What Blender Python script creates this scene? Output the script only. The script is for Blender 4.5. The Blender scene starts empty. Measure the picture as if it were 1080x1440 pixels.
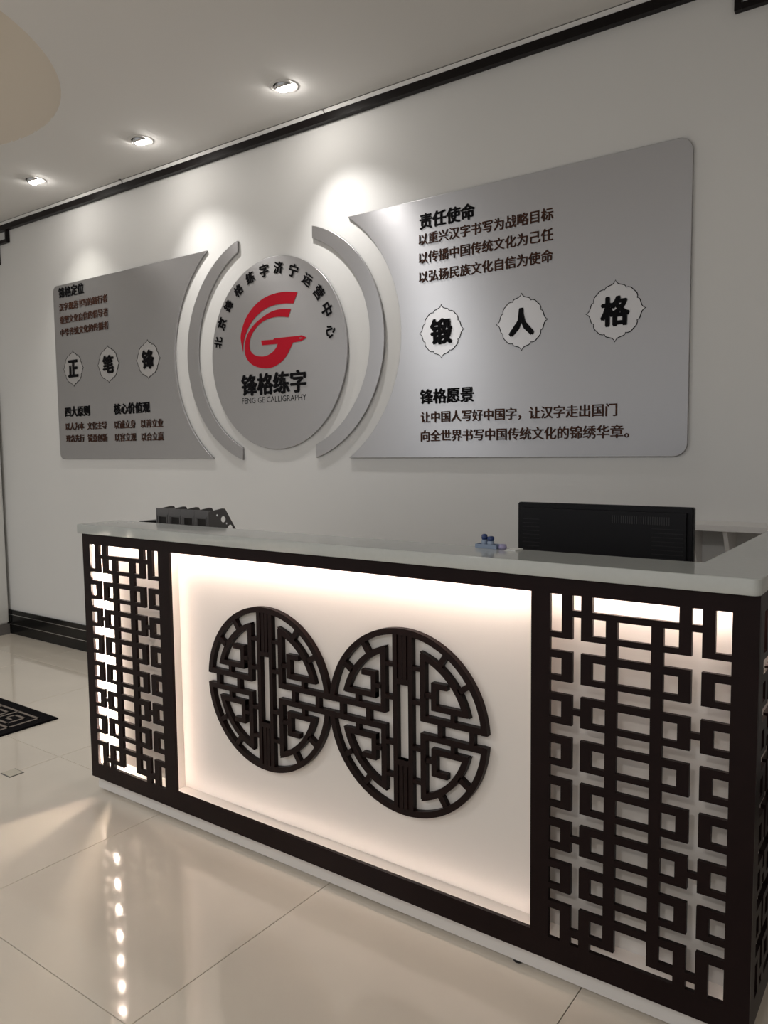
import bpy, bmesh, math, random
from mathutils import Vector, Matrix

random.seed(3)
SC = bpy.context.scene
COL = SC.collection

# ------------------------------------------------------------------ camera
cam_d = bpy.data.cameras.new('camera')
cam = bpy.data.objects.new('camera', cam_d)
COL.objects.link(cam)
SC.camera = cam
YAW, PIT, ROL = -0.6277, -0.0803, -0.0114
fw = Vector((math.sin(YAW) * math.cos(PIT), math.cos(YAW) * math.cos(PIT), math.sin(PIT)))
rt = Vector((math.cos(YAW), -math.sin(YAW), 0))
up = rt.cross(fw)
r2 = rt * math.cos(ROL) + up * math.sin(ROL)
u2 = up * math.cos(ROL) - rt * math.sin(ROL)
M = Matrix((r2, u2, -fw)).transposed().to_4x4()
M.translation = Vector((2.6382, -1.6830, 1.3136))
cam.matrix_world = M
cam_d.sensor_fit = 'HORIZONTAL'
cam_d.sensor_width = 36.0
cam_d.lens = 36.0 * 1084.54 / 1080.0
cam_d.clip_start = 0.02

# ------------------------------------------------------------------ world, exposure
world = bpy.data.worlds.new('world')
SC.world = world
world.use_nodes = True
bg = world.node_tree.nodes['Background']
bg.inputs[0].default_value = (0.985, 0.99, 1.0, 1)
bg.inputs[1].default_value = 0.45
SC.view_settings.view_transform = 'Standard'
SC.view_settings.look = 'None'
SC.view_settings.gamma = 1.0
SC.view_settings.exposure = 0.28
SC.view_settings.use_curve_mapping = False
try:
    SC.cycles.use_denoising = True
    SC.cycles.max_bounces = 8
    SC.cycles.diffuse_bounces = 5
    SC.cycles.caustics_reflective = False
    SC.cycles.sample_clamp_indirect = 6.0
except Exception:
    pass


def area_lamp(name, loc, size, energy, color, rot=(0, 0, 0)):
    l = bpy.data.lights.new(name, 'AREA')
    l.shape = 'DISK'
    l.size = size
    l.energy = energy
    l.color = color
    o = bpy.data.objects.new(name, l)
    COL.objects.link(o)
    o.location = loc
    o.rotation_euler = rot
    return o


# added unseen fill lamps at ceiling height, the first placed for the panels' streak
area_lamp('fill_lamp', (-1.6, -2.6, 2.88), 0.35, 34, (0.96, 0.98, 1.0))
area_lamp('fill_lamp', (2.3, -3.4, 2.88), 0.5, 24, (1.0, 0.97, 0.94))

ZC = 2.915      # ceiling
YW = 1.2333     # back wall face


# ------------------------------------------------------------------ materials
def mat(name, color, rough=0.5, metal=0.0, spec=0.5, coat=0.0, coat_rough=0.05, emit=None, estr=0.0,
        noise=0.0, nscale=8.0, bump=0.0, bscale=200.0, aniso=0.0, alpha=None):
    m = bpy.data.materials.new(name)
    m.use_nodes = True
    nt = m.node_tree
    b = nt.nodes['Principled BSDF']
    b.inputs['Base Color'].default_value = (*color, 1)
    b.inputs['Roughness'].default_value = rough
    b.inputs['Metallic'].default_value = metal
    b.inputs['Specular IOR Level'].default_value = spec
    b.inputs['Coat Weight'].default_value = coat
    b.inputs['Coat Roughness'].default_value = coat_rough
    if aniso:
        b.inputs['Anisotropic'].default_value = aniso
    if emit:
        b.inputs['Emission Color'].default_value = (*emit, 1)
        b.inputs['Emission Strength'].default_value = estr
    if noise:
        tc = nt.nodes.new('ShaderNodeTexCoord')
        n = nt.nodes.new('ShaderNodeTexNoise')
        n.inputs['Scale'].default_value = nscale
        n.inputs['Detail'].default_value = 4
        r = nt.nodes.new('ShaderNodeValToRGB')
        r.color_ramp.elements[0].position = 0.3
        r.color_ramp.elements[1].position = 0.7
        r.color_ramp.elements[0].color = (*[c * (1 - noise) for c in color], 1)
        r.color_ramp.elements[1].color = (*[min(1, c * (1 + noise)) for c in color], 1)
        nt.links.new(tc.outputs['Object'], n.inputs['Vector'])
        nt.links.new(n.outputs['Fac'], r.inputs['Fac'])
        nt.links.new(r.outputs['Color'], b.inputs['Base Color'])
    if bump:
        tc = nt.nodes.new('ShaderNodeTexCoord')
        n = nt.nodes.new('ShaderNodeTexNoise')
        n.inputs['Scale'].default_value = bscale
        bp = nt.nodes.new('ShaderNodeBump')
        bp.inputs['Strength'].default_value = bump
        bp.inputs['Distance'].default_value = 0.002
        nt.links.new(tc.outputs['Object'], n.inputs['Vector'])
        nt.links.new(n.outputs['Fac'], bp.inputs['Height'])
        nt.links.new(bp.outputs['Normal'], b.inputs['Normal'])
    return m


def brushed(name, color, rough):
    m = mat(name, color, rough, metal=0.85, spec=0.5)
    nt = m.node_tree
    b = nt.nodes['Principled BSDF']
    b.inputs['Anisotropic'].default_value = 0.75
    tg = nt.nodes.new('ShaderNodeCombineXYZ')
    tg.inputs[2].default_value = 1.0
    nt.links.new(tg.outputs[0], b.inputs['Tangent'])
    tc = nt.nodes.new('ShaderNodeTexCoord')
    mp = nt.nodes.new('ShaderNodeMapping')
    mp.inputs['Scale'].default_value = (6, 6, 700)
    n = nt.nodes.new('ShaderNodeTexNoise')
    n.inputs['Scale'].default_value = 1.0
    n.inputs['Detail'].default_value = 2
    r = nt.nodes.new('ShaderNodeMapRange')
    r.inputs[3].default_value = rough - 0.04
    r.inputs[4].default_value = rough + 0.04
    nt.links.new(tc.outputs['Object'], mp.inputs['Vector'])
    nt.links.new(mp.outputs['Vector'], n.inputs['Vector'])
    nt.links.new(n.outputs['Fac'], r.inputs[0])
    nt.links.new(r.outputs[0], b.inputs['Roughness'])
    return m


WALL = mat('wall_paint', (0.69, 0.685, 0.67), 0.55, spec=0.3, noise=0.012, nscale=1.5, bump=0.04, bscale=260)
CEIL = mat('ceiling_paint', (0.76, 0.75, 0.735), 0.8, spec=0.2)
DOME = mat('dome_warm_lit', (0.72, 0.66, 0.58), 0.8, spec=0.2)  # warm light inside the dome is tinted into this colour
BLACKW = mat('black_timber', (0.006, 0.004, 0.004), 0.4, spec=0.2)
BROWN = mat('dark_brown_lacquer', (0.0105, 0.0048, 0.0048), 0.4, spec=0.12, noise=0.12, nscale=14)
BROWNEDGE = mat('medallion_brown', (0.0105, 0.0042, 0.0038), 0.38, spec=0.14)
COUNTER = mat('counter_stone', (0.50, 0.52, 0.50), 0.10, spec=0.5, noise=0.02, nscale=60)
LINER = mat('white_liner', (0.76, 0.72, 0.68), 0.6, spec=0.3)
WHITE = mat('white_board', (0.70, 0.68, 0.66), 0.35)
TILE = mat('polished_tile', (0.75, 0.675, 0.575), 0.07, spec=0.5, coat=0.35, coat_rough=0.03, noise=0.03, nscale=3)
TILE2 = mat('polished_tile_pale', (0.762, 0.688, 0.588), 0.07, spec=0.5, coat=0.35, coat_rough=0.03, noise=0.03, nscale=3)
GROUT = mat('grout', (0.035, 0.030, 0.026), 0.8)
SKIRT = mat('black_skirting', (0.005, 0.005, 0.005), 0.15, spec=0.25)
CHROME = mat('chrome_strip', (0.55, 0.55, 0.55), 0.2, metal=1.0)
SILVER = brushed('brushed_silver', (0.475, 0.47, 0.48), 0.34)
SILVERE = mat('silver_edge', (0.42, 0.41, 0.40), 0.4, metal=0.4)
RED = mat('red_vinyl', (0.43, 0.006, 0.020), 0.45, spec=0.12)
INK = mat('black_vinyl', (0.0045, 0.004, 0.005), 0.5, spec=0.08)
BRINK = mat('brown_vinyl', (0.072, 0.034, 0.024), 0.6, spec=0.08)
BADGE = brushed('badge_pale', (0.66, 0.65, 0.655), 0.40)
RING = mat('lamp_ring_metal', (0.55, 0.55, 0.55), 0.25, metal=0.9)
RINGW = mat('lamp_ring_white', (0.72, 0.71, 0.69), 0.4)
GLOW = mat('lamp_glow', (1, 1, 1), 0.5, emit=(1.0, 0.95, 0.89), estr=85)
LED = mat('led_tape', (1, 1, 1), 0.5, emit=(1.0, 0.81, 0.70), estr=56)
LEDS = mat('led_tape_soft', (1, 1, 1), 0.5, emit=(1.0, 0.81, 0.70), estr=19)
LED2 = mat('led_tape_bright', (1, 1, 1), 0.5, emit=(1.0, 0.84, 0.70), estr=200)
BLACKP = mat('black_plastic', (0.005, 0.0045, 0.006), 0.5, spec=0.25, bump=0.1, bscale=900)
BLACKG = mat('black_plastic_dark', (0.003, 0.003, 0.004), 0.5)
GREYP = mat('grey_plastic', (0.115, 0.11, 0.11), 0.5)
LBLUE = mat('pale_blue_plastic', (0.27, 0.34, 0.46), 0.35)
DBLUE = mat('deep_blue_glass', (0.03, 0.055, 0.17), 0.2)
LILAC = mat('lilac_plastic', (0.36, 0.33, 0.52), 0.4)
PAPER = mat('white_paper', (0.78, 0.78, 0.76), 0.7)
MATB = mat('black_mat_pile', (0.006, 0.005, 0.006), 0.95, spec=0.1, bump=0.8, bscale=600)
MATL = mat('beige_mat_pile', (0.26, 0.22, 0.19), 0.95, spec=0.1, bump=0.8, bscale=600)
CABW = mat('cabinet_white', (0.66, 0.66, 0.64), 0.35)
GREYB = mat('grey_plinth', (0.16, 0.15, 0.145), 0.4)
SOCKET = mat('brass_socket_cover', (0.60, 0.55, 0.45), 0.25)
FOLD = mat('dark_folder', (0.030, 0.030, 0.032), 0.6)


# ------------------------------------------------------------------ helpers
def link(name, me, m, parent=None, smooth=False):
    o = bpy.data.objects.new(name, me)
    if m is not None:
        me.materials.clear()
        me.materials.append(m)
    if smooth:
        for p in me.polygons:
            p.use_smooth = True
    COL.objects.link(o)
    if parent is not None:
        o.parent = parent
    return o


def obj(name, bm, m, parent=None, smooth=False):
    bmesh.ops.recalc_face_normals(bm, faces=bm.faces)
    me = bpy.data.meshes.new(name)
    bm.to_mesh(me)
    bm.free()
    return link(name, me, m, parent, smooth)


def tag(o, label, cat, group=None):
    o['label'] = label
    o['category'] = cat
    if group:
        o['group'] = group
    return o


def struct(o):
    o['kind'] = 'structure'
    return o


def empty(name, loc=(0, 0, 0)):
    o = bpy.data.objects.new(name, None)
    o.location = loc
    o.empty_display_size = 0.05
    COL.objects.link(o)
    return o


def bx(bm, x0, x1, y0, y1, z0, z1):
    vs = [bm.verts.new((x, y, z)) for x in (x0, x1) for y in (y0, y1) for z in (z0, z1)]
    for f in ((0, 1, 3, 2), (4, 6, 7, 5), (0, 4, 5, 1), (2, 3, 7, 6), (0, 2, 6, 4), (1, 5, 7, 3)):
        bm.faces.new([vs[i] for i in f])


def box(name, x0, x1, y0, y1, z0, z1, m, parent=None, bevel=0.0, seg=2):
    bm = bmesh.new()
    bx(bm, x0, x1, y0, y1, z0, z1)
    if bevel:
        bmesh.ops.bevel(bm, geom=bm.edges[:], offset=bevel, segments=seg, affect='EDGES')
    return obj(name, bm, m, parent)


def prism(bm, pts, y0, y1):
    """polygon in x,z extruded along y"""
    a = [bm.verts.new((x, y0, z)) for x, z in pts]
    b = [bm.verts.new((x, y1, z)) for x, z in pts]
    bm.faces.new(a)
    bm.faces.new(b[::-1])
    n = len(pts)
    for i in range(n):
        j = (i + 1) % n
        bm.faces.new((a[i], a[j], b[j], b[i]))


def curve_plate(name, loops, y0, y1, m, parent=None, bevel=0.0, axis='XZ', z=None):
    """flat board with holes: closed loops (outer first, then holes), filled by a 2D curve, extruded"""
    c = bpy.data.curves.new(name, 'CURVE')
    c.dimensions = '2D'
    c.fill_mode = 'BOTH'
    for lp in loops:
        s = c.splines.new('POLY')
        s.points.add(len(lp) - 1)
        for p, (x, y) in zip(s.points, lp):
            p.co = (x, y, 0, 1)
        s.use_cyclic_u = True
    c.extrude = abs(y1 - y0) / 2 - bevel
    c.bevel_depth = bevel
    c.bevel_resolution = 1
    if bevel:
        c.offset = -bevel
    t = bpy.data.objects.new('tmp', c)
    COL.objects.link(t)
    dg = bpy.context.evaluated_depsgraph_get()
    me = bpy.data.meshes.new_from_object(t.evaluated_get(dg))
    bpy.data.objects.remove(t)
    bpy.data.curves.remove(c)
    mid = (y0 + y1) / 2
    if axis == 'XZ':
        me.transform(Matrix.Translation((0, mid, 0)) @ Matrix.Rotation(math.pi / 2, 4, 'X'))
    elif axis == 'YZ':
        me.transform(Matrix.Translation((mid, 0, 0)) @ Matrix.Rotation(math.pi / 2, 4, 'Z') @ Matrix.Rotation(math.pi / 2, 4, 'X'))
    else:
        me.transform(Matrix.Translation((0, 0, mid)))
    me.name = name
    return link(name, me, m, parent)


def rect(x0, x1, z0, z1):
    return [(x0, z0), (x1, z0), (x1, z1), (x0, z1)]


def circ(cx, cz, r, n=96, rz=None):
    rz = rz or r
    return [(cx + r * math.cos(2 * math.pi * i / n), cz + rz * math.sin(2 * math.pi * i / n)) for i in range(n)]


def tube(bm, pts, r, n=8):
    pts = [Vector(p) for p in pts]
    rings = []
    for i, p in enumerate(pts):
        d = (pts[min(i + 1, len(pts) - 1)] - pts[max(i - 1, 0)]).normalized()
        a = d.orthogonal().normalized()
        b = d.cross(a)
        rings.append([bm.verts.new(p + r * (a * math.cos(t) + b * math.sin(t))) for t in
                      [2 * math.pi * k / n for k in range(n)]])
    for q, w in zip(rings, rings[1:]):
        for k in range(n):
            bm.faces.new((q[k], q[(k + 1) % n], w[(k + 1) % n], w[k]))
    bm.faces.new(rings[0][::-1])
    bm.faces.new(rings[-1])


def lathe(bm, prof, n=32, c=(0, 0, 0)):
    """profile of (r, z) revolved about z"""
    rings = []
    for r, z in prof:
        if r < 1e-6:
            rings.append([bm.verts.new((c[0], c[1], c[2] + z))])
        else:
            rings.append([bm.verts.new((c[0] + r * math.cos(2 * math.pi * k / n), c[1] + r * math.sin(2 * math.pi * k / n), c[2] + z)) for k in range(n)])
    for a, b in zip(rings, rings[1:]):
        for k in range(n):
            k2 = (k + 1) % n
            if len(a) == 1 and len(b) == 1:
                continue
            if len(a) == 1:
                bm.faces.new((a[0], b[k], b[k2]))
            elif len(b) == 1:
                bm.faces.new((a[k], a[k2], b[0]))
            else:
                bm.faces.new((a[k], a[k2], b[k2], b[k]))


# ------------------------------------------------------------------ the room
struct(box('wall_back', -4.2, 4.6, YW, YW + 0.12, 0, ZC + 0.1, WALL))
struct(box('wall_left', -4.32, -4.2, -4.6, YW, 0, ZC + 0.1, WALL))
struct(box('wall_right', 4.6, 4.72, -4.6, YW, 0, ZC + 0.1, WALL))

# floor: screed with one tile per piece
floor = struct(box('floor', -4.2, 4.6, -4.6, YW, -0.06, -0.0035, GROUT))
T = 0.8
GX, GY, J = 0.3706, 0.118, 0.0011
for i in range(-6, 6):
    for j in range(-6, 2):
        x0, x1 = GX + i * T + J, GX + (i + 1) * T - J
        y0, y1 = GY + j * T + J, GY + (j + 1) * T - J
        x0, x1, y0, y1 = max(x0, -4.2), min(x1, 4.6), max(y0, -4.6), min(y1, YW)
        if x1 - x0 < 0.02 or y1 - y0 < 0.02:
            continue
        bm = bmesh.new()
        bx(bm, x0, x1, y0, y1, -0.0035, 0)
        eds = [e for e in bm.edges if all(abs(v.co.z) < 1e-6 for v in e.verts)]
        bmesh.ops.bevel(bm, geom=eds, offset=0.0006, segments=1, affect='EDGES')
        obj('floor_tile', bm, TILE if (i * 7 + j * 3) % 2 else TILE2, floor)

# ceiling: slab with a round opening for the dome and three for the downlights
LAMPS = [(0.225, 0.928), (-0.767, 0.916), (-1.744, 0.900)]
DC, DR = (-1.17, -0.52), 1.06
ceiling = struct(curve_plate('ceiling', [[(-4.2, -4.6), (4.6, -4.6), (4.6, YW), (-4.2, YW)], circ(*DC, DR, 128)] +
                             [circ(x, y, 0.048, 32) for x, y in LAMPS], ZC, ZC + 0.02, CEIL, axis='XY'))
bm = bmesh.new()
prof = []
H = 0.42
for k in range(17):
    a = math.pi / 2 * k / 16
    prof.append((DR - 0.30 * (1 - math.cos(a)), H * math.sin(a)))
prof.append((0.0, H))
lathe(bm, prof, 96, (DC[0], DC[1], ZC))
d = obj('dome', bm, DOME, ceiling, smooth=True)
d['label'] = 'shallow round dome recessed in the ceiling, warm light put into its colour'

# cornice: white strip, dark shrinkage crack, black timber rail under it
struct(box('trim_1', -4.2, 4.6, YW - 0.026, YW, 2.890, ZC - 0.004, CEIL))
struct(box('trim_2', -4.2, 4.6, YW - 0.030, YW, 2.854, 2.890, BLACKW))
struct(box('trim_3', -4.2, 4.6, YW - 0.024, YW, ZC - 0.004, ZC - 0.001, BLACKW))

# black skirting with two bright lines
sk = struct(box('baseboard_back', -4.2, 4.6, YW - 0.014, YW, 0, 0.178, SKIRT, bevel=0.002))
for z in (0.072, 0.142):
    box('metal_line', -4.2, 4.6, YW - 0.0165, YW - 0.0138, z, z + 0.005, CHROME, sk)


# fretwork ornaments hanging from the rail on the wall
def fret(name, s, x, zt, label, runs):
    t = empty(name, (x, YW - 0.012, 2.84))
    for (x0, z0, x1, z1) in runs:
        w = 0.011
        bm = bmesh.new()
        bx(bm, min(x0, x1) - w, max(x0, x1) + w, -0.012, 0.012, min(z0, z1) - w, max(z0, z1) + w)
        obj('fret_bar', bm, BLACKW, t)
    tag(t, label, 'wall ornament')
    return t


fret('corner_fretwork', 1, -2.655, 2.84, 'black wooden fretwork hanging under the rail, cut by the left edge of the picture',
     [(0, 0.003, 0, -0.058), (-0.0225, -0.058, -0.134, -0.058), (-0.134, -0.0805, -0.134, -0.19),
      (-0.1565, -0.19, -0.29, -0.19), (-0.134 - 0.156, 0.003, -0.134 - 0.156, -0.1675)])
fret('corner_fretwork', 1, 2.014, 2.84, 'black wooden fretwork hanging under the rail at the top right of the wall',
     [(0.009, 0.003, 0.009, -0.064), (0.0315, -0.064, 0.16, -0.064), (0.16, -0.0865, 0.16, -0.19),
      (0.1825, -0.19, 0.33, -0.19), (0.33, 0.003, 0.33, -0.1675)])

# small bent wires poking out at the cornice
for (x, z, lab) in ((0.222, 2.896, 'short dark wire end sticking out of the cornice above the round sign'),
                    (-1.33, 2.902, 'short dark wire end sticking out of the cornice above the left panel')):
    bm = bmesh.new()
    tube(bm, [(x, YW - 0.027, z - 0.014), (x, YW - 0.030, z), (x - 0.004, YW - 0.034, z + 0.010), (x - 0.02, YW - 0.036, z + 0.013)], 0.0022, 6)
    tag(obj('wire_end', bm, INK), lab, 'wire')


# ------------------------------------------------------------------ downlights (each carries its own lamp)
def downlight(x, y, label, energy, color, aim):
    t = empty('downlight', (x, y, ZC))
    tag(t, label, 'ceiling light', 'downlights along the wall')
    bm = bmesh.new()
    lathe(bm, [(0.046, 0.0), (0.046, -0.004), (0.062, -0.003), (0.064, 0.0)], 40)
    obj('rim', bm, RINGW, t, smooth=False)
    bm = bmesh.new()
    lathe(bm, [(0.047, 0.0), (0.047, 0.07), (0.0, 0.07)], 32)
    obj('housing', bm, GREYP, t, smooth=True)
    tilt = Matrix.Translation((0, 0.004, 0.005)) @ Matrix.Rotation(math.radians(24), 4, 'X')
    bm = bmesh.new()
    lathe(bm, [(0.038, -0.004), (0.040, -0.009), (0.0435, -0.008), (0.044, 0.002), (0.038, 0.03)], 32)
    bmesh.ops.transform(bm, matrix=tilt, verts=bm.verts)
    obj('gimbal', bm, RING, t, smooth=True)
    bm = bmesh.new()
    lathe(bm, [(0.038, -0.003), (0.035, -0.014), (0.024, -0.024), (0.0, -0.030)], 32)
    bmesh.ops.transform(bm, matrix=tilt, verts=bm.verts)
    obj('lens', bm, GLOW, t, smooth=True)
    l = bpy.data.lights.new('downlight_beam', 'SPOT')
    l.energy = energy
    l.color = color
    l.spot_size = math.radians(88)
    l.spot_blend = 1.0
    l.shadow_soft_size = 0.025
    o = bpy.data.objects.new('downlight_beam', l)
    COL.objects.link(o)
    o.location = (x, y + 0.012, ZC - 0.048)
    o.rotation_euler = Vector(aim).to_track_quat('-Z', 'Y').to_euler()


downlight(*LAMPS[0], 'lit recessed downlight nearest the middle of the ceiling, largest of the three', 30, (1.0, 0.97, 0.94), (0.22, 0.14, -1.0))
downlight(*LAMPS[1], 'lit recessed downlight, middle one of the three above the wall panels', 26, (1.0, 0.97, 0.93), (0.24, 0.14, -1.0))
downlight(*LAMPS[2], 'lit recessed downlight farthest left, smallest of the three', 17, (1.0, 0.97, 0.88), (0.0, 0.14, -1.0))


# ------------------------------------------------------------------ lettering
def text(parent, s, x0, x1, zc, yf, m, weight=0.010, name='lettering', rot=0.0, height=None, depth=0.0006, label=None):
    c = bpy.data.curves.new(name, 'FONT')
    c.body = s
    c.resolution_u = 2
    t = bpy.data.objects.new('tmp', c)
    COL.objects.link(t)
    dg = bpy.context.evaluated_depsgraph_get()
    me = bpy.data.meshes.new_from_object(t.evaluated_get(dg))
    bpy.data.objects.remove(t)
    bpy.data.curves.remove(c)
    if weight:      # a heavier cut of the letter: copies of the outline a hair apart
        base = bmesh.new()
        base.from_mesh(me)
        big = bmesh.new()
        q = weight
        for n_, (sx, sy) in enumerate(((0, 0), (-q, -q), (q, -q), (-q, q), (q, q), (q * 1.3, 0), (-q * 1.3, 0))):
            cp = me.copy()
            cp.transform(Matrix.Translation((sx, sy, n_ * 0.0006)))
            big.from_mesh(cp)
            bpy.data.meshes.remove(cp)
        big.to_mesh(me)
        big.free()
        base.free()
    xs = [v.co.x for v in me.vertices]
    ys = [v.co.y for v in me.vertices]
    k = (x1 - x0) / (max(xs) - min(xs))
    kz = k if height is None else height / (max(ys) - min(ys))
    cx, cy = (max(xs) + min(xs)) / 2, (max(ys) + min(ys)) / 2
    if height is None:
        cy = 0.37      # middle of a full-width character
        if s.isascii():
            cy = (max(ys) + min(ys)) / 2
    me.transform(Matrix.Translation(((x0 + x1) / 2, yf, zc)) @ Matrix.Rotation(rot, 4, 'Y') @
                 Matrix.Rotation(math.pi / 2, 4, 'X') @ Matrix.Diagonal((k, kz, 1, 1)) @ Matrix.Translation((-cx, -cy, 0)))
    me.name = name
    o = link(name, me, m, parent)
    if label:
        o['label'] = label
    return o


def badge(parent, cx, cz, ch, yf, r=0.116):
    """pointed, scalloped plaque outline with one heavy character"""
    def outline(R):
        pts = []
        # one eighth profile mirrored: cusp on the axis, a shoulder, a lobe on the diagonal
        q = [(0.0, 1.0), (0.035, 0.93), (0.10, 0.875), (0.20, 0.84), (0.29, 0.815), (0.335, 0.775), (0.35, 0.725),
             (0.42, 0.735), (0.50, 0.715), (0.565, 0.665), (0.61, 0.61)]
        q = q + [(b, a) for a, b in reversed(q[:-1])]
        for k in range(4):
            for a, b in q[:-1]:
                for _ in range(k):
                    a, b = b, -a
                pts.append((cx + a * R, cz + b * R))
        return pts
    o = curve_plate('badge', [outline(r * 0.985)], yf - 0.0006, yf, BADGE, parent)
    curve_plate('outline', [outline(r), outline(r * 0.968)], yf - 0.0012, yf - 0.0002, INK, o)
    text(o, ch, cx - 0.056, cx + 0.056, cz, yf - 0.0011, INK, 0.034, 'character', height=0.112)
    return o


# ------------------------------------------------------------------ wall panels
PT = 0.011
YF = YW - 0.0125


def arc(cx, cz, r, a0, a1, n=40):
    return [(cx + r * math.cos(a0 + (a1 - a0) * i / n), cz + r * math.sin(a0 + (a1 - a0) * i / n)) for i in range(n + 1)]


def corner(cx, cz, r, a0):
    return arc(cx, cz, r, math.radians(a0), math.radians(a0 + 90), 8)


ZT, ZB = 2.400, 1.278
# left panel
cx, cz, r = -0.2473, 1.8417, 0.680
aT = math.pi - math.asin((ZT - cz) / r)
aB = math.pi + math.asin((cz - ZB) / r)
pl = [(-2.08, ZB)] + arc(cx, cz, r, aB, aT)[0:] + [(-2.08, ZT)]
xl = -2.125
pl = arc(cx, cz, r, aB, aT) + corner(xl + 0.04, ZT - 0.04, 0.04, 90) + corner(xl + 0.04, ZB + 0.04, 0.04, 180)
pan = curve_plate('wall_panel', [pl], YF, YW - 0.001, SILVER, bevel=0.0012)
tag(pan, 'brushed silver panel left of the round sign, lettered in black and brown', 'sign')
yt = YF - 0.0004
text(pan, '锋格定位', -2.057, -1.777, 2.349, yt, INK, 0.022, label='black heading at the top')
text(pan, '汉字规范书写的践行者', -2.057, -1.537, 2.258, yt, BRINK)
text(pan, '重塑文化自信的倡导者', -2.057, -1.537, 2.176, yt, BRINK)
text(pan, '中华传统文化的传播者', -2.057, -1.537, 2.096, yt, BRINK)
for x, ch in ((-1.930, '正'), (-1.554, '笔'), (-1.166, '锋')):
    badge(pan, x, 1.859, ch, yt)
text(pan, '四大原则', -2.043, -1.768, 1.584, yt, INK, 0.022, label='black heading over the left column')
text(pan, '核心价值观', -1.514, -1.164, 1.581, yt, INK, 0.022, label='black heading over the right column')
for s, x0, x1, z in (('以人为本', -2.043, -1.838, 1.489), ('文化主导', -1.800, -1.594, 1.488), ('理念先行', -2.043, -1.840, 1.410),
                     ('锐意创新', -1.800, -1.592, 1.409), ('以诚立身', -1.514, -1.306, 1.486), ('以善立业', -1.254, -1.048, 1.485),
                     ('以容立规', -1.514, -1.305, 1.408), ('以合立赢', -1.254, -1.048, 1.407)):
    text(pan, s, x0, x1, z, yt, BRINK)

# right panel
cx, cz, r = -0.0314, 1.8426, 0.669
aT = math.asin((ZT - cz) / r)
aB = -math.asin((cz - ZB) / r)
xr = 1.886
pr = arc(cx, cz, r, aT, aB) + [p for p in corner(xr - 0.05, ZB + 0.05, 0.05, 270)] + [p for p in corner(xr - 0.05, ZT - 0.05, 0.05, 0)]
pan = curve_plate('wall_panel', [pr], YF, YW - 0.001, SILVER, bevel=0.0012)
tag(pan, 'brushed silver panel right of the round sign, lettered in black and brown', 'sign')
text(pan, '责任使命', 0.742, 1.017, 2.303, yt, INK, 0.022, label='black heading at the top')
text(pan, '以重兴汉字书写为战略目标', 0.737, 1.365, 2.228, yt, BRINK)
text(pan, '以传播中国传统文化为己任', 0.737, 1.365, 2.149, yt, BRINK)
text(pan, '以弘扬民族文化自信为使命', 0.737, 1.365, 2.067, yt, BRINK)
for x, ch in ((0.850, '锻'), (1.231, '人'), (1.616, '格')):
    badge(pan, x, 1.824, ch, yt)
text(pan, '锋格愿景', 0.738, 1.010, 1.546, yt, INK, 0.022, label='black heading near the bottom')
text(pan, '让中国人写好中国字，让汉字走出国门', 0.741, 1.628, 1.456, yt, BRINK)
text(pan, '向全世界书写中国传统文化的锦绣华章。', 0.741, 1.675, 1.373, yt, BRINK)

# crescent strips either side of the round sign
def crescent(co, ro, ci, ri, xcut, side, label):
    def zc_(c, r, sgn):
        return c[1] + sgn * math.sqrt(r * r - (xcut - c[0]) ** 2)
    def ang(c, z):
        return math.atan2(z - c[1], xcut - c[0])
    a0, a1 = ang(co, zc_(co, ro, 1)), ang(co, zc_(co, ro, -1))
    b0, b1 = ang(ci, zc_(ci, ri, 1)), ang(ci, zc_(ci, ri, -1))
    if side < 0:
        a1 += 2 * math.pi
        b1 += 2 * math.pi
    lp = arc(co[0], co[1], ro, a0, a1, 64) + arc(ci[0], ci[1], ri, b1, b0, 64)
    o = curve_plate('crescent_strip', [lp], YF, YW - 0.001, SILVER, bevel=0.001)
    return tag(o, label, 'sign')


crescent((-0.2182, 1.8417), 0.600, (-0.1703, 1.8442), 0.5585, -0.398, -1, 'silver crescent strip curving round the left side of the round sign')
crescent((-0.0395, 1.8393), 0.582, (-0.0725, 1.8421), 0.534, 0.119, 1, 'silver crescent strip curving round the right side of the round sign')

# round sign
dx, dz = -0.143, 1.8085
disc = curve_plate('round_sign', [circ(dx, dz, 0.470, 128, 0.485)], YF - 0.001, YW - 0.001, SILVER, bevel=0.0012)
tag(disc, 'round brushed silver sign with a red swoosh emblem in the middle of the wall', 'sign')
yd = YF - 0.0014
ringtext = [('北', -.56, 1.902), ('京', -.526, 1.998), ('锋', -.473, 2.086), ('格', -.395, 2.157), ('练', -.306, 2.209), ('字', -.206, 2.232),
            ('济', -.105, 2.232), ('宁', -.005, 2.203), ('运', .086, 2.147), ('营', .158, 2.077), ('中', .206, 1.99), ('心', .229, 1.884)]
tcx, tcz = -0.160, 1.820
for ch, x, z in ringtext:
    a = math.atan2(z - tcz, x - tcx)
    text(disc, ch, x - 0.031, x + 0.031, z, yd, INK, 0.022, 'arc_character', rot=math.pi / 2 - a)


def smoothloop(pts, sharp, n=6):
    """Catmull-Rom through points, keeping the listed corners sharp"""
    out = []
    N = len(pts)
    for i in range(N):
        p0, p1, p2, p3 = pts[i - 1], pts[i], pts[(i + 1) % N], pts[(i + 2) % N]
        if i in sharp:
            p0 = p1
        if (i + 1) % N in sharp:
            p3 = p2
        if i in sharp and (i + 1) % N in sharp:
            out.append(p1)
            continue
        for k in range(n):
            t = k / n
            out.append(tuple(0.5 * ((2 * p1[j]) + (-p0[j] + p2[j]) * t + (2 * p0[j] - 5 * p1[j] + 4 * p2[j] - p3[j]) * t * t +
                                    (-p0[j] + 3 * p1[j] - 3 * p2[j] + p3[j]) * t ** 3) for j in (0, 1)))
    return out


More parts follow.
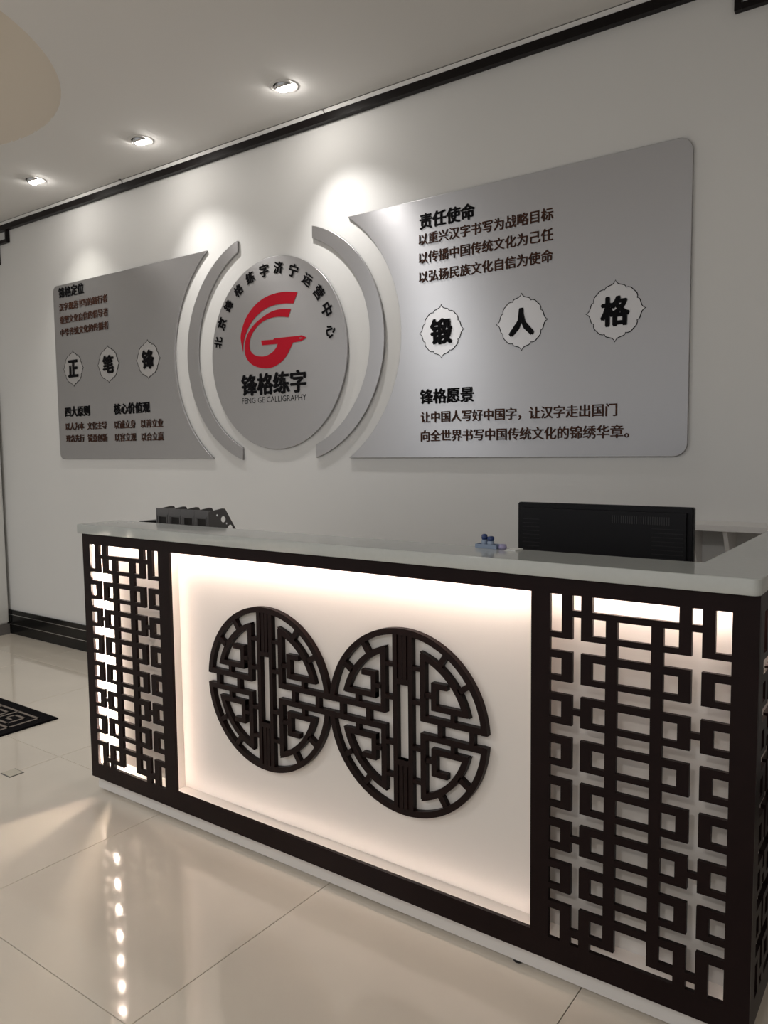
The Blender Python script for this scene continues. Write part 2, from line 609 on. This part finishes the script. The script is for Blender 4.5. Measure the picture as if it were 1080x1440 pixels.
sw = [[-0.372, 1.836], [-0.388, 1.905], [-0.376, 1.955], [-0.343, 2.011], [-0.287, 2.060], [-0.219, 2.093], [-0.149, 2.107], [-0.069, 2.109],
      [0.019, 2.096], [-0.010, 2.044], [-0.071, 2.051], [-0.139, 2.051], [-0.203, 2.040], [-0.257, 2.017], [-0.306, 1.982], [-0.344, 1.935], [-0.366, 1.887]]
emb = curve_plate('emblem', [smoothloop(sw, {0, 8, 9})], yd - 0.001, yd, RED, disc)
emb['label'] = 'red swoosh emblem ending in a pen nib'
gg = [[-0.027, 2.019], [-0.094, 2.027], [-0.163, 2.021], [-0.228, 1.999], [-0.288, 1.968], [-0.335, 1.926], [-0.358, 1.877], [-0.360, 1.835],
      [-0.343, 1.795], [-0.301, 1.762], [-0.235, 1.742], [-0.172, 1.740], [-0.114, 1.757], [-0.067, 1.788], [-0.036, 1.826], [-0.018, 1.853],
      [0.040, 1.856], [0.073, 1.870], [0.041, 1.884], [0.013, 1.883], [-0.144, 1.886], [-0.152, 1.880], [-0.238, 1.883], [-0.233, 1.858], [-0.122, 1.856], [-0.134, 1.837],
      [-0.162, 1.817], [-0.205, 1.803], [-0.252, 1.804], [-0.294, 1.817], [-0.319, 1.842], [-0.323, 1.877], [-0.308, 1.915], [-0.271, 1.953],
      [-0.223, 1.978], [-0.164, 1.990], [-0.106, 1.990], [-0.045, 1.981]]
nibhole = [(0.050, 1.8705), (0.024, 1.8755), (0.030, 1.8705), (0.024, 1.8660)]
curve_plate('pen_stroke', [smoothloop(gg, {0, 15, 16, 17, 18, 19, 20, 21, 22, 23, 24, 37}), nibhole], yd - 0.001, yd, RED, emb)
text(disc, '锋格练字', -0.390, 0.066, 1.659, yd, INK, 0.026)
text(disc, 'FENG GE CALLIGRAPHY', -0.390, 0.064, 1.580, yd, INK, 0.0)

# ------------------------------------------------------------------ reception desk
L, D0 = 2.351, 0.011
ZB0, ZT0 = 0.064, 1.012
desk = empty('reception_desk', (0, 0, 0))
tag(desk, 'dark brown reception desk with white counter top, lit lattice bays and two round medallions', 'desk')
LX = [0.0455, 1.898]
LW = 0.401
LZ0, LZ1 = 0.1225, 0.9725
OX0, OX1, OZ0, OZ1 = 0.505, 1.850, 0.127, 0.973
curve_plate('front_frame', [rect(0, L, ZB0, ZT0), rect(LX[0], LX[0] + LW, LZ0, LZ1), rect(OX0, OX1, OZ0, OZ1),
                            rect(LX[1], LX[1] + LW, LZ0, LZ1)], 0, D0, BROWN, desk)
SD = 1.04   # length of the return
curve_plate('side_frame', [rect(D0 + 0.0005, SD, ZB0, ZT0), rect(0.050, 0.050 + LW, LZ0, LZ1), rect(0.555, 0.555 + LW, LZ0, LZ1)], L - D0, L, BROWN, desk, axis='YZ')

# lattice from a grid of open and solid cells
half = [0.036, 0.0655, 0.0945, 0.124, 0.142, 0.171, 0.2005]
xs = [0.2005 - h for h in reversed(half)] + [0.2005 + h for h in half]
# columns: 0 A | 1 bar | 2 B | 3 bar | 4 C | 5 bar | 6 M | 7 bar | 8 C' | 9 bar | 10 B' | 11 bar | 12 A'
zs = [0.9725, 0.9415, 0.922]
names_ = ['r0', 'b0']
ztop = 0.8685
P = 0.1035
rows = [('r0', 0.9725, 0.9415), ('b0', 0.9415, 0.9220), ('S1', 0.9220, 0.8865), ('b', 0.8865, ztop)]
z = ztop
for k in range(1, 8):
    rows.append(('X%d' % k, z, z - 0.0265))
    rows.append(('b', z - 0.0265, z - 0.0485))
    if k < 7:
        s0, s1 = z - 0.0485, z - 0.0855
        if k + 1 in (3, 6):
            mid = (s0 + s1) / 2
            rows.append(('S%da' % (k + 1), s0, mid + 0.009))
            rows.append(('S%dt' % (k + 1), mid + 0.009, mid - 0.009))
            rows.append(('S%db' % (k + 1), mid - 0.009, s1))
        else:
            rows.append(('S%d' % (k + 1), s0, s1))
        rows.append(('b', s1, z - P))
        z -= P
s0 = z - 0.0485
rows.append(('S8', s0, s0 - 0.034))
rows.append(('b9', s0 - 0.034, 0.1425))
rows.append(('r9', 0.1425, 0.1225))
for i in range(len(rows)):      # the openings reach a little lower than the bars between them suggest
    if rows[i][0] != 'b' and rows[i][0][-1] != 't' and i < len(rows) - 1 and rows[i][0] not in ('b0', 'b9'):
        rows[i] = (rows[i][0], rows[i][1], rows[i][2] - 0.004)
for c in (2, 4, 6, 8, 10, 12):
    xs[c] -= 0.003
# make rows seamless
for i in range(1, len(rows)):
    rows[i] = (rows[i][0], rows[i - 1][2], rows[i][2])


def is_open(n, c, i):
    A, B, Cc, Mm = c in (0, 12), c in (2, 10), c in (4, 8), c == 6
    if n == 'r0':
        return A or B or 4 <= c <= 8
    if n == 'b0':
        return A
    if n[0] == 'S':
        k = int(n[1])
        if k == 1:
            return A or B or Cc or Mm
        if k == 8:
            return A or B or Cc or Mm
        if B:
            return n[-1] != 't'
        return A or Cc or Mm
    if n[0] == 'X':
        return c <= 4 or c >= 8 or Mm
    if n == 'b':
        up_, dn = rows[i - 1][0], rows[i + 1][0]
        if up_ == 'S8' or dn == 'S8':
            pass
        if B:
            return True
        return False
    if n == 'b9':
        return A or Mm
    if n == 'r9':
        return A or B or 4 <= c <= 8
    return False


def lattice_mesh(th):
    nx, nz = 13, len(rows)
    solid = [[not is_open(rows[j][0], c, j) for j in range(nz)] for c in range(nx)]
    zz = [rows[0][1]] + [r[2] for r in rows]
    bm = bmesh.new()
    V = {}

    def v(a, b, s):
        k = (a, b, s)
        if k not in V:
            V[k] = bm.verts.new((xs[a], s * th, zz[b]))
        return V[k]
    S = lambda a, b: 0 <= a < nx and 0 <= b < nz and solid[a][b]
    for a in range(nx):
        for b in range(nz):
            if not solid[a][b]:
                continue
            bm.faces.new((v(a, b, 0), v(a + 1, b, 0), v(a + 1, b + 1, 0), v(a, b + 1, 0)))
            bm.faces.new((v(a, b, 1), v(a, b + 1, 1), v(a + 1, b + 1, 1), v(a + 1, b, 1)))
            for (da, db, p, q) in ((-1, 0, (a, b), (a, b + 1)), (1, 0, (a + 1, b), (a + 1, b + 1)), (0, -1, (a, b), (a + 1, b)), (0, 1, (a, b + 1), (a + 1, b + 1))):
                if not S(a + da, b + db):
                    bm.faces.new((v(*p, 0), v(*q, 0), v(*q, 1), v(*p, 1)))
    bmesh.ops.recalc_face_normals(bm, faces=bm.faces)
    me = bpy.data.meshes.new('lattice')
    bm.to_mesh(me)
    bm.free()
    return me


lat = lattice_mesh(D0)
for x in LX:
    o = link('lattice_panel', lat, BROWN, desk)
    o.location = (x, 0, 0)
for y in (0.050, 0.555):
    o = link('lattice_panel', lat, BROWN, desk)
    o.location = (L, y, 0)
    o.rotation_euler = (0, 0, math.pi / 2)

# white lining of the lit bays
YB = 0.060
def liner(name, *a):
    return box(name, *a, LINER, desk)
liner('back_lining', 0.010, L - YB, YB, YB + 0.012, 0.10, 1.0)
liner('side_lining', L - YB - 0.012, L - YB, YB + 0.0125, SD - 0.02, 0.10, 1.0)
liner('bay_floor', 0.010, L - D0 - 0.0005, D0 + 0.0005, YB - 0.0005, 0.104, 0.1215)
liner('bay_floor', L - YB + 0.0005, L - D0 - 0.0005, YB, SD - 0.02, 0.104, 0.1215)
liner('bay_ceiling', 0.010, L - D0 - 0.0005, D0 + 0.0005, YB - 0.0005, 0.994, 1.006)
liner('bay_ceiling', L - YB + 0.0005, L - D0 - 0.0005, YB, SD - 0.02, 0.994, 1.006)
for x0 in (0.010, 0.469, 1.853):
    liner('bay_divider', x0, x0 + 0.012, D0 + 0.0005, YB - 0.0005, 0.122, 0.9935)
liner('bay_divider', L - YB + 0.0005, L - D0 - 0.0005, SD - 0.034, SD - 0.022, 0.122, 0.9935)

# LED tapes: hidden under the top of each bay, and one upright in the left bay
def led(name, x0, x1, y0, y1, z0, z1, m=None):
    o = box(name, x0, x1, y0, y1, z0, z1, m or LED, desk)
    return o
led('led_tape', 0.484, 1.850, 0.012, 0.020, 0.9895, 0.9930)
led('led_tape', 0.025, 0.466, 0.012, 0.020, 0.9895, 0.9930)
led('led_tape', 1.868, 2.325, 0.012, 0.020, 0.9895, 0.9930)
led('led_tape', 0.4815, 0.4850, 0.0118, 0.0150, 0.13, 0.97, LEDS)
led('led_tape', 0.510, 1.845, 0.0115, 0.0140, 0.1217, 0.1230, LEDS)
led('led_tape', L - 0.020, L - 0.012, 0.06, 0.95, 0.9895, 0.9930)
o = led('led_tape', 0.052, 0.060, 0.052, 0.0585, 0.125, 0.985, LED2)
o['label'] = 'upright tape glowing behind the left lattice'

# plinth, carcass, counter
box('plinth', 0.004, L - 0.024, 0.024, 0.040, 0.010, ZB0, WHITE, desk)
box('plinth', L - 0.040, L - 0.024, 0.0405, SD - 0.01, 0.010, ZB0, WHITE, desk)
box('plinth', 0.004, 0.020, 0.0405, 0.16, 0.010, ZB0, WHITE, desk)
for (x, y) in ((0.05, 0.050), (0.9, 0.050), (1.80, 0.041), (L - 0.07, 0.07), (L - 0.07, 0.9)):
    bm = bmesh.new()
    lathe(bm, [(0.0, 0.0), (0.014, 0.0), (0.014, 0.010), (0.0, 0.010)], 16, (x, y, 0.0))
    obj('levelling_foot', bm, BLACKG, desk)
box('inner_panel', 0.0, L - YB - 0.0125, YB + 0.0125, 0.092, ZB0, ZT0 - 0.001, WHITE, desk)
box('left_end_panel', 0.0, 0.0095, D0 + 0.0005, YB + 0.012, ZB0, ZT0 - 0.001, BROWN, desk)
box('inner_panel', L - 0.13, L - YB - 0.0125, 0.0925, SD, ZB0, ZT0 - 0.001, WHITE, desk)
box('bay_bottom', 0.0, L - D0 - 0.001, D0 + 0.0005, YB + 0.012, ZB0 + 0.001, 0.082, WHITE, desk)
# counter top, one L-shaped slab with rounded front corner
cr = 0.018
ct = [(-0.012, -0.012)] + [(2.352 - cr + cr * math.cos(math.radians(a)), -0.006 + cr * math.sin(math.radians(a)) + cr - 0.006) for a in range(-90, 1, 15)] + \
     [(2.352, SD + 0.03), (2.199, SD + 0.03), (2.199, 0.172), (-0.012, 0.172)]
o = curve_plate('counter_top', [ct], ZT0 + 0.0002, 1.047, COUNTER, desk, bevel=0.002, axis='XY')
# lower worktop behind the counter
box('worktop', 0.10, 2.199, 0.0925, 0.74, 0.728, 0.75, WHITE, desk, bevel=0.002)
box('worktop_leg', 0.10, 0.118, 0.12, 0.72, 0.0, 0.7275, WHITE, desk)
box('worktop_leg', 1.10, 1.118, 0.12, 0.72, 0.0, 0.7275, WHITE, desk)

# medallions
def medallion(cx, cz, R):
    yf, yb = YB - 0.0185, YB - 0.0005
    X = lambda p: (cx + p[0] * R, cz + p[1] * R)
    bm = bmesh.new()
    ga = math.asin(0.061)
    ri = 0.934
    for s in (1, -1):
        a0, a1 = (ga, math.pi - ga) if s > 0 else (math.pi + ga, 2 * math.pi - ga)
        pts = arc(0, 0, 1.0, a0, a1, 72) + arc(0, 0, ri, a1, a0, 72)
        prism(bm, [X(p) for p in pts], yf, yb)
    ring = obj('medallion', bm, BROWNEDGE, desk)
    ring['label'] = 'round dark fretwork medallion'
    # centre bars
    e = 0.0003
    bm = bmesh.new()
    for s in (1, -1):
        q = [(s * 0.070, -0.985), (s * 0.124, -0.985), (s * 0.124, 0.985), (s * 0.070, 0.985)]
        prism(bm, [X(p) for p in q], yf - e, yb - e)
        for g in (1, -1):
            z0, z1 = (0.405, 0.985) if g > 0 else (-0.985, -0.405)
            q = [(s * 0.004, z0), (s * 0.050, z0), (s * 0.050, z1), (s * 0.004, z1)]
            prism(bm, [X(p) for p in q], yf + 0.0005, yb)
            if s > 0:
                q = [(-0.07, z0), (0.07, z0), (0.07, z1), (-0.07, z1)]
                prism(bm, [X(p) for p in q], yf + 0.004, yb - 0.0005)
                w = (z0, z0 + 0.06) if g > 0 else (z1 - 0.06, z1)
                prism(bm, [X(p) for p in ((-0.07, w[0]), (0.07, w[0]), (0.07, w[1]), (-0.07, w[1]))], yf - e * 2, yb - e)
    obj('centre_bars', bm, BROWNEDGE, ring)
    for sx in (1, -1):
        for sz in (1, -1):
            bm = bmesh.new()
            n = [0]

            def add(pts):
                n[0] += 1
                d_ = 0.00012 * (n[0] % 5 + 1)
                prism(bm, [X((sx * p[0], sz * p[1])) for p in pts], yf + d_, yb - d_)
            R4 = lambda a, b, c, d: add([(a, c), (b, c), (b, d), (a, d)])
            R4(0.224, 0.965, 0.061, 0.126)              # bar along the middle channel
            R4(0.218, 0.284, 0.064, 0.770)              # upright
            ro, rin = 0.822, 0.754
            b0 = math.asin(0.197 / ro)
            b1 = math.acos(0.218 / ro)
            c0 = math.asin(0.259 / rin)
            c1 = math.acos(0.284 / rin)
            add(arc(0, 0, ro, b0, b1, 28) + arc(0, 0, rin, c1 + 0.02, c0 - 0.03, 28))  # curved bar
            R4(0.352, 0.780, 0.197, 0.260)              # inner bar
            R4(0.352, 0.414, 0.199, 0.486)              # hook upright
            R4(0.354, 0.540, 0.430, 0.490)              # hook end
            R4(0.270, 0.362, 0.316, 0.364)              # tie to the hook
            R4(0.580, 0.628, 0.112, 0.208)              # tie between the two bars
            R4(0.112, 0.230, 0.578, 0.622)
            R4(0.112, 0.230, 0.222, 0.268)
            R4(0.428, 0.484, -0.001, 0.067)
            R4(0.795, 0.852, -0.001, 0.067)
            for a in (math.radians(33.5), math.radians(56.5)):
                u, w = (math.cos(a), math.sin(a)), (-math.sin(a), math.cos(a))
                hw = 0.030
                add([(u[0] * q + w[0] * s, u[1] * q + w[1] * s) for q, s in ((0.805, -hw), (0.95, -hw), (0.95, hw), (0.805, hw))])
            obj('corner_fret', bm, BROWNEDGE, ring)
    return ring


medallion(0.910, 0.554, 0.2665)
medallion(1.443, 0.554, 0.2665)
for s in (1, -1):   # short bars that bridge the two medallions
    box('bridge_bar', 1.150, 1.203, YB - 0.0187, YB - 0.0007, 0.554 + (0.0163 if s > 0 else -0.0335), 0.554 + (0.0335 if s > 0 else -0.0163), BROWNEDGE, desk)

# ------------------------------------------------------------------ things on and behind the counter
# monitor seen from behind
mon = empty('monitor', (1.85, 0.45, 0.75))
tag(mon, 'black computer monitor seen from behind, standing behind the counter', 'monitor')
bm = bmesh.new()
bx(bm, -0.256, 0.256, 0.0, 0.022, 0.075, 0.401)
bmesh.ops.bevel(bm, geom=bm.edges[:], offset=0.003, segments=2, affect='EDGES')
obj('bezel', bm, BLACKP, mon)
bm = bmesh.new()
prism(bm, [(-0.240, 0.090), (0.240, 0.090), (0.240, 0.386), (-0.240, 0.386)], -0.012, 0.0002)
obj('back_cover', bm, BLACKP, mon)
bm = bmesh.new()
bx(bm, -0.245, 0.245, 0.0215, 0.0225, 0.092, 0.388)
obj('screen', bm, BLACKG, mon)
bm = bmesh.new()
for k in range(26):
    x = 0.04 + k * 0.0062
    bx(bm, x, x + 0.0022, -0.0132, -0.0118, 0.352, 0.374)
obj('vent_slots', bm, FOLD, mon)['kind'] = 'stuff'
bm = bmesh.new()
for s, (a, b) in enumerate(((-0.234, -0.18), (0.15, 0.234))):
    for k in range(22):
        z = 0.11 + k * 0.0115
        if s == 1 and z > 0.34:
            continue
        bx(bm, a, b, -0.0130, -0.0118, z, z + 0.002)
obj('vent_ribs', bm, BLACKG, mon)['kind'] = 'stuff'
bm = bmesh.new()
bx(bm, -0.03, 0.03, -0.034, -0.0125, 0.0085, 0.22)
bmesh.ops.bevel(bm, geom=bm.edges[:], offset=0.004, segments=2, affect='EDGES')
obj('stand', bm, BLACKP, mon)
bm = bmesh.new()
lathe(bm, [(0.0, 0.0), (0.105, 0.0), (0.105, 0.005), (0.09, 0.008), (0.0, 0.008)], 40, (0, -0.01, 0))
obj('base', bm, BLACKP, mon)

# four-slot magazine rack
rk = empty('file_rack', (0.205, 0.305, 0.75))
tag(rk, 'dark grey plastic four-slot file rack behind the counter, left end', 'file rack')
RW, RH, RD = 0.312, 0.343, 0.24
x0 = -RW / 2
for k in range(4):
    a, b = x0 + k * RW / 4, x0 + (k + 1) * RW / 4
    hz0, hz1 = 0.262, 0.306
    curve_plate('back_plate', [rect(a + 0.0005, b - 0.0005, 0.004, RH - 0.004), rect(a + 0.016, b - 0.012, hz0, hz1)], 0.0, 0.004, GREYP, rk)
    bm = bmesh.new()
    for (u, w, c, d_) in ((a + 0.006, b - 0.006, hz1 + 0.004, hz1 + 0.008), (a + 0.006, b - 0.006, hz0 - 0.012, hz0 - 0.008), (a + 0.006, a + 0.010, hz0 - 0.008, hz1 + 0.004), (b - 0.010, b - 0.006, hz0 - 0.008, hz1 + 0.004)):
        bx(bm, u, w, -0.0022, 0.0002, c, d_)
    obj('rib', bm, GREYP, rk)


def divider(x, holes):
    side = [(0.0, 0.0), (RD, 0.0), (RD, 0.10), (0.085, RH - 0.002), (0.070, RH), (0.030, RH - 0.005), (0.004, RH - 0.008), (0.0, RH - 0.012)]
    loops = [side]
    if holes:
        loops += [circ(y, z, r, 20) for y, z, r in ((0.075, 0.300, 0.0125), (0.035, 0.262, 0.0135), (0.110, 0.262, 0.0135), (0.072, 0.225, 0.012),
                                                    (0.044, 0.318, 0.0045), (0.092, 0.282, 0.004))]
    return curve_plate('divider', loops, x - 0.0015, x + 0.0015, GREYP, rk, axis='YZ')


for k in range(5):
    o = divider(x0 + k * RW / 4 + (0.002 if k == 0 else -0.002 if k == 4 else 0), k == 4)
    o.location.y = 0.0045
box('bottom', x0, x0 + RW, 0.0045, RD, 0.0, 0.004, GREYP, rk)

# dark folder standing left of the rack
fo = tag(box('folder', -0.005, 0.032, 0.26, 0.50, 0.751, 1.037, FOLD, bevel=0.002), 'dark folder standing upright left of the grey file rack', 'folder')
fo.location.x = 0.0
# the worktop reaches under it
box('worktop_end', 0.0, 0.0995, 0.0925, 0.74, 0.728, 0.75, WHITE, desk)

# little blue tray with two small bottles and a lilac dish, on the back edge of the counter
bm = bmesh.new()
bx(bm, -0.032, 0.032, -0.014, 0.014, 0.0, 0.004)
bx(bm, -0.032, 0.032, -0.014, -0.012, 0.004, 0.011)
bx(bm, -0.032, 0.032, 0.012, 0.014, 0.004, 0.011)
bx(bm, -0.032, -0.030, -0.012, 0.012, 0.004, 0.011)
bx(bm, 0.030, 0.032, -0.012, 0.012, 0.004, 0.011)
o = obj('tray', bm, LBLUE)
o.location = (1.652, 0.152, 1.0472)
tag(o, 'small pale blue tray on the counter beside the monitor', 'tray')


def bottle(x, h, r, lab):
    t = empty('ink_bottle', (x, 0.152, 1.0514))
    tag(t, lab, 'bottle', 'small bottles on the blue tray')
    bm = bmesh.new()
    lathe(bm, [(0.0, 0.0), (r, 0.0), (r * 1.02, 0.004), (r * 1.02, h * 0.5), (r * 0.7, h * 0.58), (0.0, h * 0.58)], 20)
    obj('body', bm, LBLUE, t, smooth=True)
    bm = bmesh.new()
    lathe(bm, [(0.0, h * 0.56), (r * 0.9, h * 0.56), (r * 1.05, h * 0.7), (r * 1.0, h * 0.93), (r * 0.6, h), (0.0, h)], 20)
    obj('cap', bm, DBLUE, t, smooth=True)


bottle(1.641, 0.033, 0.0080, 'left one of two small blue bottles on the tray, slightly taller')
bottle(1.660, 0.028, 0.0092, 'right one of two small blue bottles on the tray, wider')
bm = bmesh.new()
lathe(bm, [(0.0, 0.0), (0.010, 0.0), (0.0115, 0.004), (0.0095, 0.012), (0.0, 0.014)], 20)
o = obj('lid', bm, LILAC, smooth=True)
o.location = (1.6955, 0.152, 1.0472)
tag(o, 'small pale lilac lid on the counter just right of the blue tray', 'lid')
bm = bmesh.new()
prism(bm, [(-0.016, 0.0), (0.018, 0.0), (0.018, 0.0035), (-0.010, 0.0025)], -0.022, 0.022)
o = obj('paper_pad', bm, PAPER)
o.location = (1.728, 0.148, 1.0472)
tag(o, 'thin white paper pad on the counter between the blue tray and the monitor', 'paper')

# white wall ledge behind the desk
lg = empty('wall_ledge', (1.924, YW, 1.027))
tag(lg, 'narrow white ledge on the wall behind the right end of the desk', 'shelf')
ob = box('board', 0.0, 1.6, -0.165, -0.0005, 0.0, 0.020, WHITE, lg, bevel=0.001)
for x in (0.004, 0.118, 0.80, 1.55):
    bm = bmesh.new()
    a = [bm.verts.new((x, y, z)) for y, z in ((-0.150, -0.0003), (-0.0005, -0.0003), (-0.0005, -0.18), (-0.03, -0.18))]
    b = [bm.verts.new((x + 0.014, y, z)) for y, z in ((-0.150, -0.0003), (-0.0005, -0.0003), (-0.0005, -0.18), (-0.03, -0.18))]
    bm.faces.new(a)
    bm.faces.new(b[::-1])
    for i in range(4):
        bm.faces.new((a[i], a[(i + 1) % 4], b[(i + 1) % 4], b[i]))
    obj('bracket', bm, WHITE, lg)

# ------------------------------------------------------------------ left: tall white cabinet, mat, floor socket
cb = empty('tall_cabinet', (-3.12, 1.0, 0))
tag(cb, 'tall white cabinet at the far left edge against the wall', 'cabinet')
bm = bmesh.new()
bx(bm, -0.25, 0.25, -0.23, 0.215, 0.075, 1.77)
bmesh.ops.bevel(bm, geom=[e for e in bm.edges], offset=0.012, segments=3, affect='EDGES')
obj('body', bm, CABW, cb)
box('base', -0.252, 0.252, -0.235, 0.216, 0.0, 0.0745, GREYB, cb, bevel=0.002)
for s in (-1, 1):
    box('door', s * 0.124 - 0.120, s * 0.124 + 0.120, -0.245, -0.2305, 0.10, 1.74, CABW, cb, bevel=0.002)

mt = empty('door_mat', (-1.474, -0.015, 0))
tag(mt, 'black floor mat with a beige key-pattern border on the floor at the left', 'mat')
bm = bmesh.new()
bx(bm, -0.60, 0.60, -0.40, 0.40, 0.0002, 0.0085)
bmesh.ops.bevel(bm, geom=[e for e in bm.edges if all(v.co.z > 0.005 for v in e.verts)], offset=0.003, segments=2, affect='EDGES')
obj('pile', bm, MATB, mt)
bm = bmesh.new()
w = 0.0065
def seg(x0, y0, x1, y1):
    bx(bm, min(x0, x1) - w, max(x0, x1) + w, min(y0, y1) - w, max(y0, y1) + w, 0.0084, 0.0094)
def path(pts):
    for p, q in zip(pts, pts[1:]):
        seg(*p, *q)
ex, ey = 0.53, 0.335
path([(-ex, -ey), (ex, -ey), (ex, ey), (-ex, ey), (-ex, -ey)])
# key spirals along the four sides
def key(x, y, sx, sy, swap):
    g = 0.031
    pts = [(0, 0), (0, -4 * g), (4 * g, -4 * g), (4 * g, -1.2 * g), (1.3 * g, -1.2 * g), (1.3 * g, -2.8 * g), (2.7 * g, -2.8 * g)]
    out = []
    for a, b in pts:
        if swap:
            a, b = b, a
            out.append((x + sx * b * -1 if False else x + sx * a, y + sy * b))
        else:
            out.append((x + sx * a, y + sy * b))
    path(out)
for k in range(6):
    key(ex - 0.185 - k * 0.155, ey, 1, 1, False)
    key(-ex + 0.185 + k * 0.155, -ey, -1, -1, False)
for k in range(3):
    key(ex, -ey + 0.215 + k * 0.15, 1, -1, True)
    key(-ex, ey - 0.215 - k * 0.15, -1, 1, True)
ix, iy = ex - 0.16, ey - 0.16
path([(-ix, -iy), (ix, -iy), (ix, iy), (-ix, iy), (-ix, -iy)])
pt_ = obj('key_pattern', bm, MATL, mt)
pt_['label'] = 'beige key-pattern lines'

so = empty('floor_socket', (-0.43, -0.09, 0))
tag(so, 'small square socket cover set in the floor near the mat', 'floor socket')
box('frame', -0.036, 0.036, -0.031, 0.031, 0.0001, 0.0012, GREYP, so)
box('cover', -0.032, 0.032, -0.027, 0.027, 0.0012, 0.0028, SOCKET, so, bevel=0.0005)
